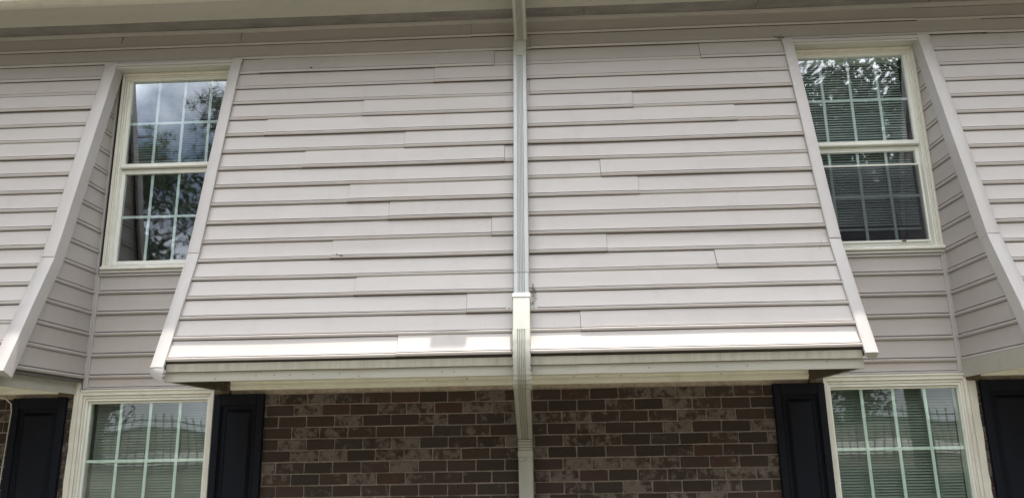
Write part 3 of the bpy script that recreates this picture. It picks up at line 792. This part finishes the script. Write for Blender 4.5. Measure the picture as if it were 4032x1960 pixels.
# ------------------------------------------------------------------ what the panes mirror: fence, trees behind the photographer; added side trees block sky
fe = empty('iron_fence', (0, -20.5, gh(0, -20.5))); tag(fe, 'black iron picket fence mirrored in the lower window panes', 'fence')
zf = gh(0, -20.5)
for zz in (.25, 1.35):
    mb = MB(); mb.box(-17, 17, -.02, .02, zz, zz+.035); mb.build('rail', M_IRON, fe)
pk = MB().box(-.013, .013, -.010, .010, .06, 1.55).mesh('picket', M_IRON)
for k in range(150):
    o = bpy.data.objects.new('picket', pk); C.objects.link(o); o.parent = fe; o.location = (-16.8+k*.225, .031, random.uniform(-.01, .01))
def leafquads(mb, c, rad, n, size, r, flat=.75):
    for _ in range(n):
        d = Vector((r.gauss(0, 1), r.gauss(0, 1), r.gauss(0, 1))).normalized()*rad*(r.random()**.4); d.z *= flat
        p = c+d; a = Vector((r.gauss(0, 1), r.gauss(0, 1), r.gauss(0, 1))).normalized(); b = a.cross(Vector((r.gauss(0, 1), r.gauss(0, 1), r.gauss(0, 1)))).normalized()
        s1 = size*r.uniform(.6, 1.3); s2 = s1*.5
        mb.quad(p-a*s1, p-b*s2, p+a*s1, p+b*s2)
def broad_tree(x, y, h, w, seed, label, dens=1.0, low=.25, fine=1.):
    r = random.Random(seed); g = gh(x, y); t = empty('leafy_tree', (x, y, g)); tag(t, label, 'tree', 'trees mirrored in the window panes')
    mb = MB(); mb.tube([(0, 0, -.2), (.1, 0, h*.3), (-.1, .1, h*.6), (0, 0, h*.85)], [.3, .22, .14, .04], 8)
    cr_ = MB()
    for k in range(int(26*dens)):
        a = r.uniform(0, 6.283); zc = h*r.uniform(low, .97); rr_ = w*.5*math.sqrt(max(.05, 1-((zc/h-.6)/.5)**2))*r.uniform(.3, 1)
        c = Vector((math.cos(a)*rr_, math.sin(a)*rr_, zc)); z0 = zc*.7
        mb.tube([(0, 0, z0), (c.x*.5, c.y*.5, (z0+zc)/2+.2), tuple(c)], [.09, .05, .02], 5)
        leafquads(cr_, c, r.uniform(.9, 1.5)*w/7, int(210*fine*fine), .15/fine, r)
    mb.build('trunk', M_BARK, t, smooth=True); cr_.build('crown', M_LEAF, t)
def pine_tree(x, y, h, seed, label, z_lo=.35, reach=3.2, nb_=34, leftish=0):
    r = random.Random(seed); g = gh(x, y); t = empty('pine_tree', (x, y, g)); tag(t, label, 'pine tree', 'trees mirrored in the window panes')
    mb = MB(); mb.tube([(0, 0, -.2), (.05, 0, h*.4), (-.1, .05, h*.75), (0, 0, h)], [.26, .2, .12, .03], 8)
    cr_ = MB()
    for k in range(nb_):
        z0 = h*r.uniform(z_lo, .97); a = r.uniform(0, 6.283); L = reach*(1.15-z0/h*.75)*r.uniform(.6, 1.1)
        d = Vector((math.cos(a), math.sin(a), 0)); pts = [Vector((0, 0, z0))]
        for q in range(1, 6):
            pts.append(pts[-1]+d*L/5+Vector((r.uniform(-.12, .12), r.uniform(-.12, .12), r.uniform(-.05, .16))))
        mb.tube(pts, [.05, .04, .03, .022, .015, .008], 5)
        for q in range(2, 6):
            for w_ in range(4):
                base = pts[q]; off = Vector((r.gauss(0, .28), r.gauss(0, .28), r.gauss(0.1, .2))); tip = base+off
                mb.tube([base, tip], [.010, .005], 4)
                for nn in range(26):
                    dd = (off.normalized()*.5+Vector((r.gauss(0, 1), r.gauss(0, 1), r.gauss(0, 1))).normalized()).normalized()*r.uniform(.16, .30)
                    sw = dd.cross(Vector((r.random(), r.random(), r.random()))).normalized()*.007
                    cr_.quad(tip-sw, tip+sw, tip+dd+sw*.3, tip+dd-sw*.3)
    mb.build('trunk', M_BARK, t, smooth=True); cr_.build('crown', M_NEEDLE, t)
rt_ = random.Random(11)
ROW_L = ['bushy tree at the far left end of the row behind the fence', 'second tree from the left end behind the iron fence', 'third tree from the left end behind the iron fence', 'fourth tree from the left end behind the iron fence',
         'tree behind the fence just left of its middle', 'tree behind the fence left of the downspout line', 'tree behind the fence right of the downspout line', 'tree behind the fence just right of its middle',
         'fourth tree from the right end behind the iron fence', 'third tree from the right end behind the iron fence', 'second tree from the right end behind the iron fence', 'bushy tree at the far right end of the row behind the fence']
SIDE_L = ['leafy tree beside the lawn left of the building, nearest to it', 'tall leafy tree left of the lawn, halfway to the fence', 'leafy tree farthest left beside the building end',
          'leafy tree beside the lawn right of the building, nearest to it', 'tall leafy tree right of the lawn, halfway to the fence', 'tallest leafy tree at the right corner of the lawn']
k = 0
for x in (-32, -26, -20.5, -15, -9, -3, 3, 9.5, 15, 21, 27, 33):
    broad_tree(x+rt_.uniform(-1, 1), -31+rt_.uniform(-3, 3), rt_.uniform(12.0, 14.5), 8.5, 200+k, ROW_L[k], 2.6, .06); k += 1
pine_tree(-7.6, -13.0, 11.5, 5, 'open branched pine on the lawn mirrored in the upper left window', .30, 2.6, 46)
pine_tree(-15.5, -22.0, 13.0, 6, 'farther pine standing left of the path near the fence', .25, 3.4, 50)
broad_tree(9.5, -15.5, 12.5, 8.0, 7, 'large leafy tree mirrored in the upper right window', 2.6, .25, 1.7)

for q, (x, y, h, w_) in enumerate(((-12.5, -4, 14, 8), (-14, -10, 13.5, 8), (-17, -1, 14, 8), (12.5, -3.5, 14, 8), (15.5, -9, 14.5, 8), (20, -17, 13, 8))):  # added trees blocking low side sky to darken the recess cheeks
    broad_tree(x, y, h, w_, 300+q, SIDE_L[q], 2.2, .08)
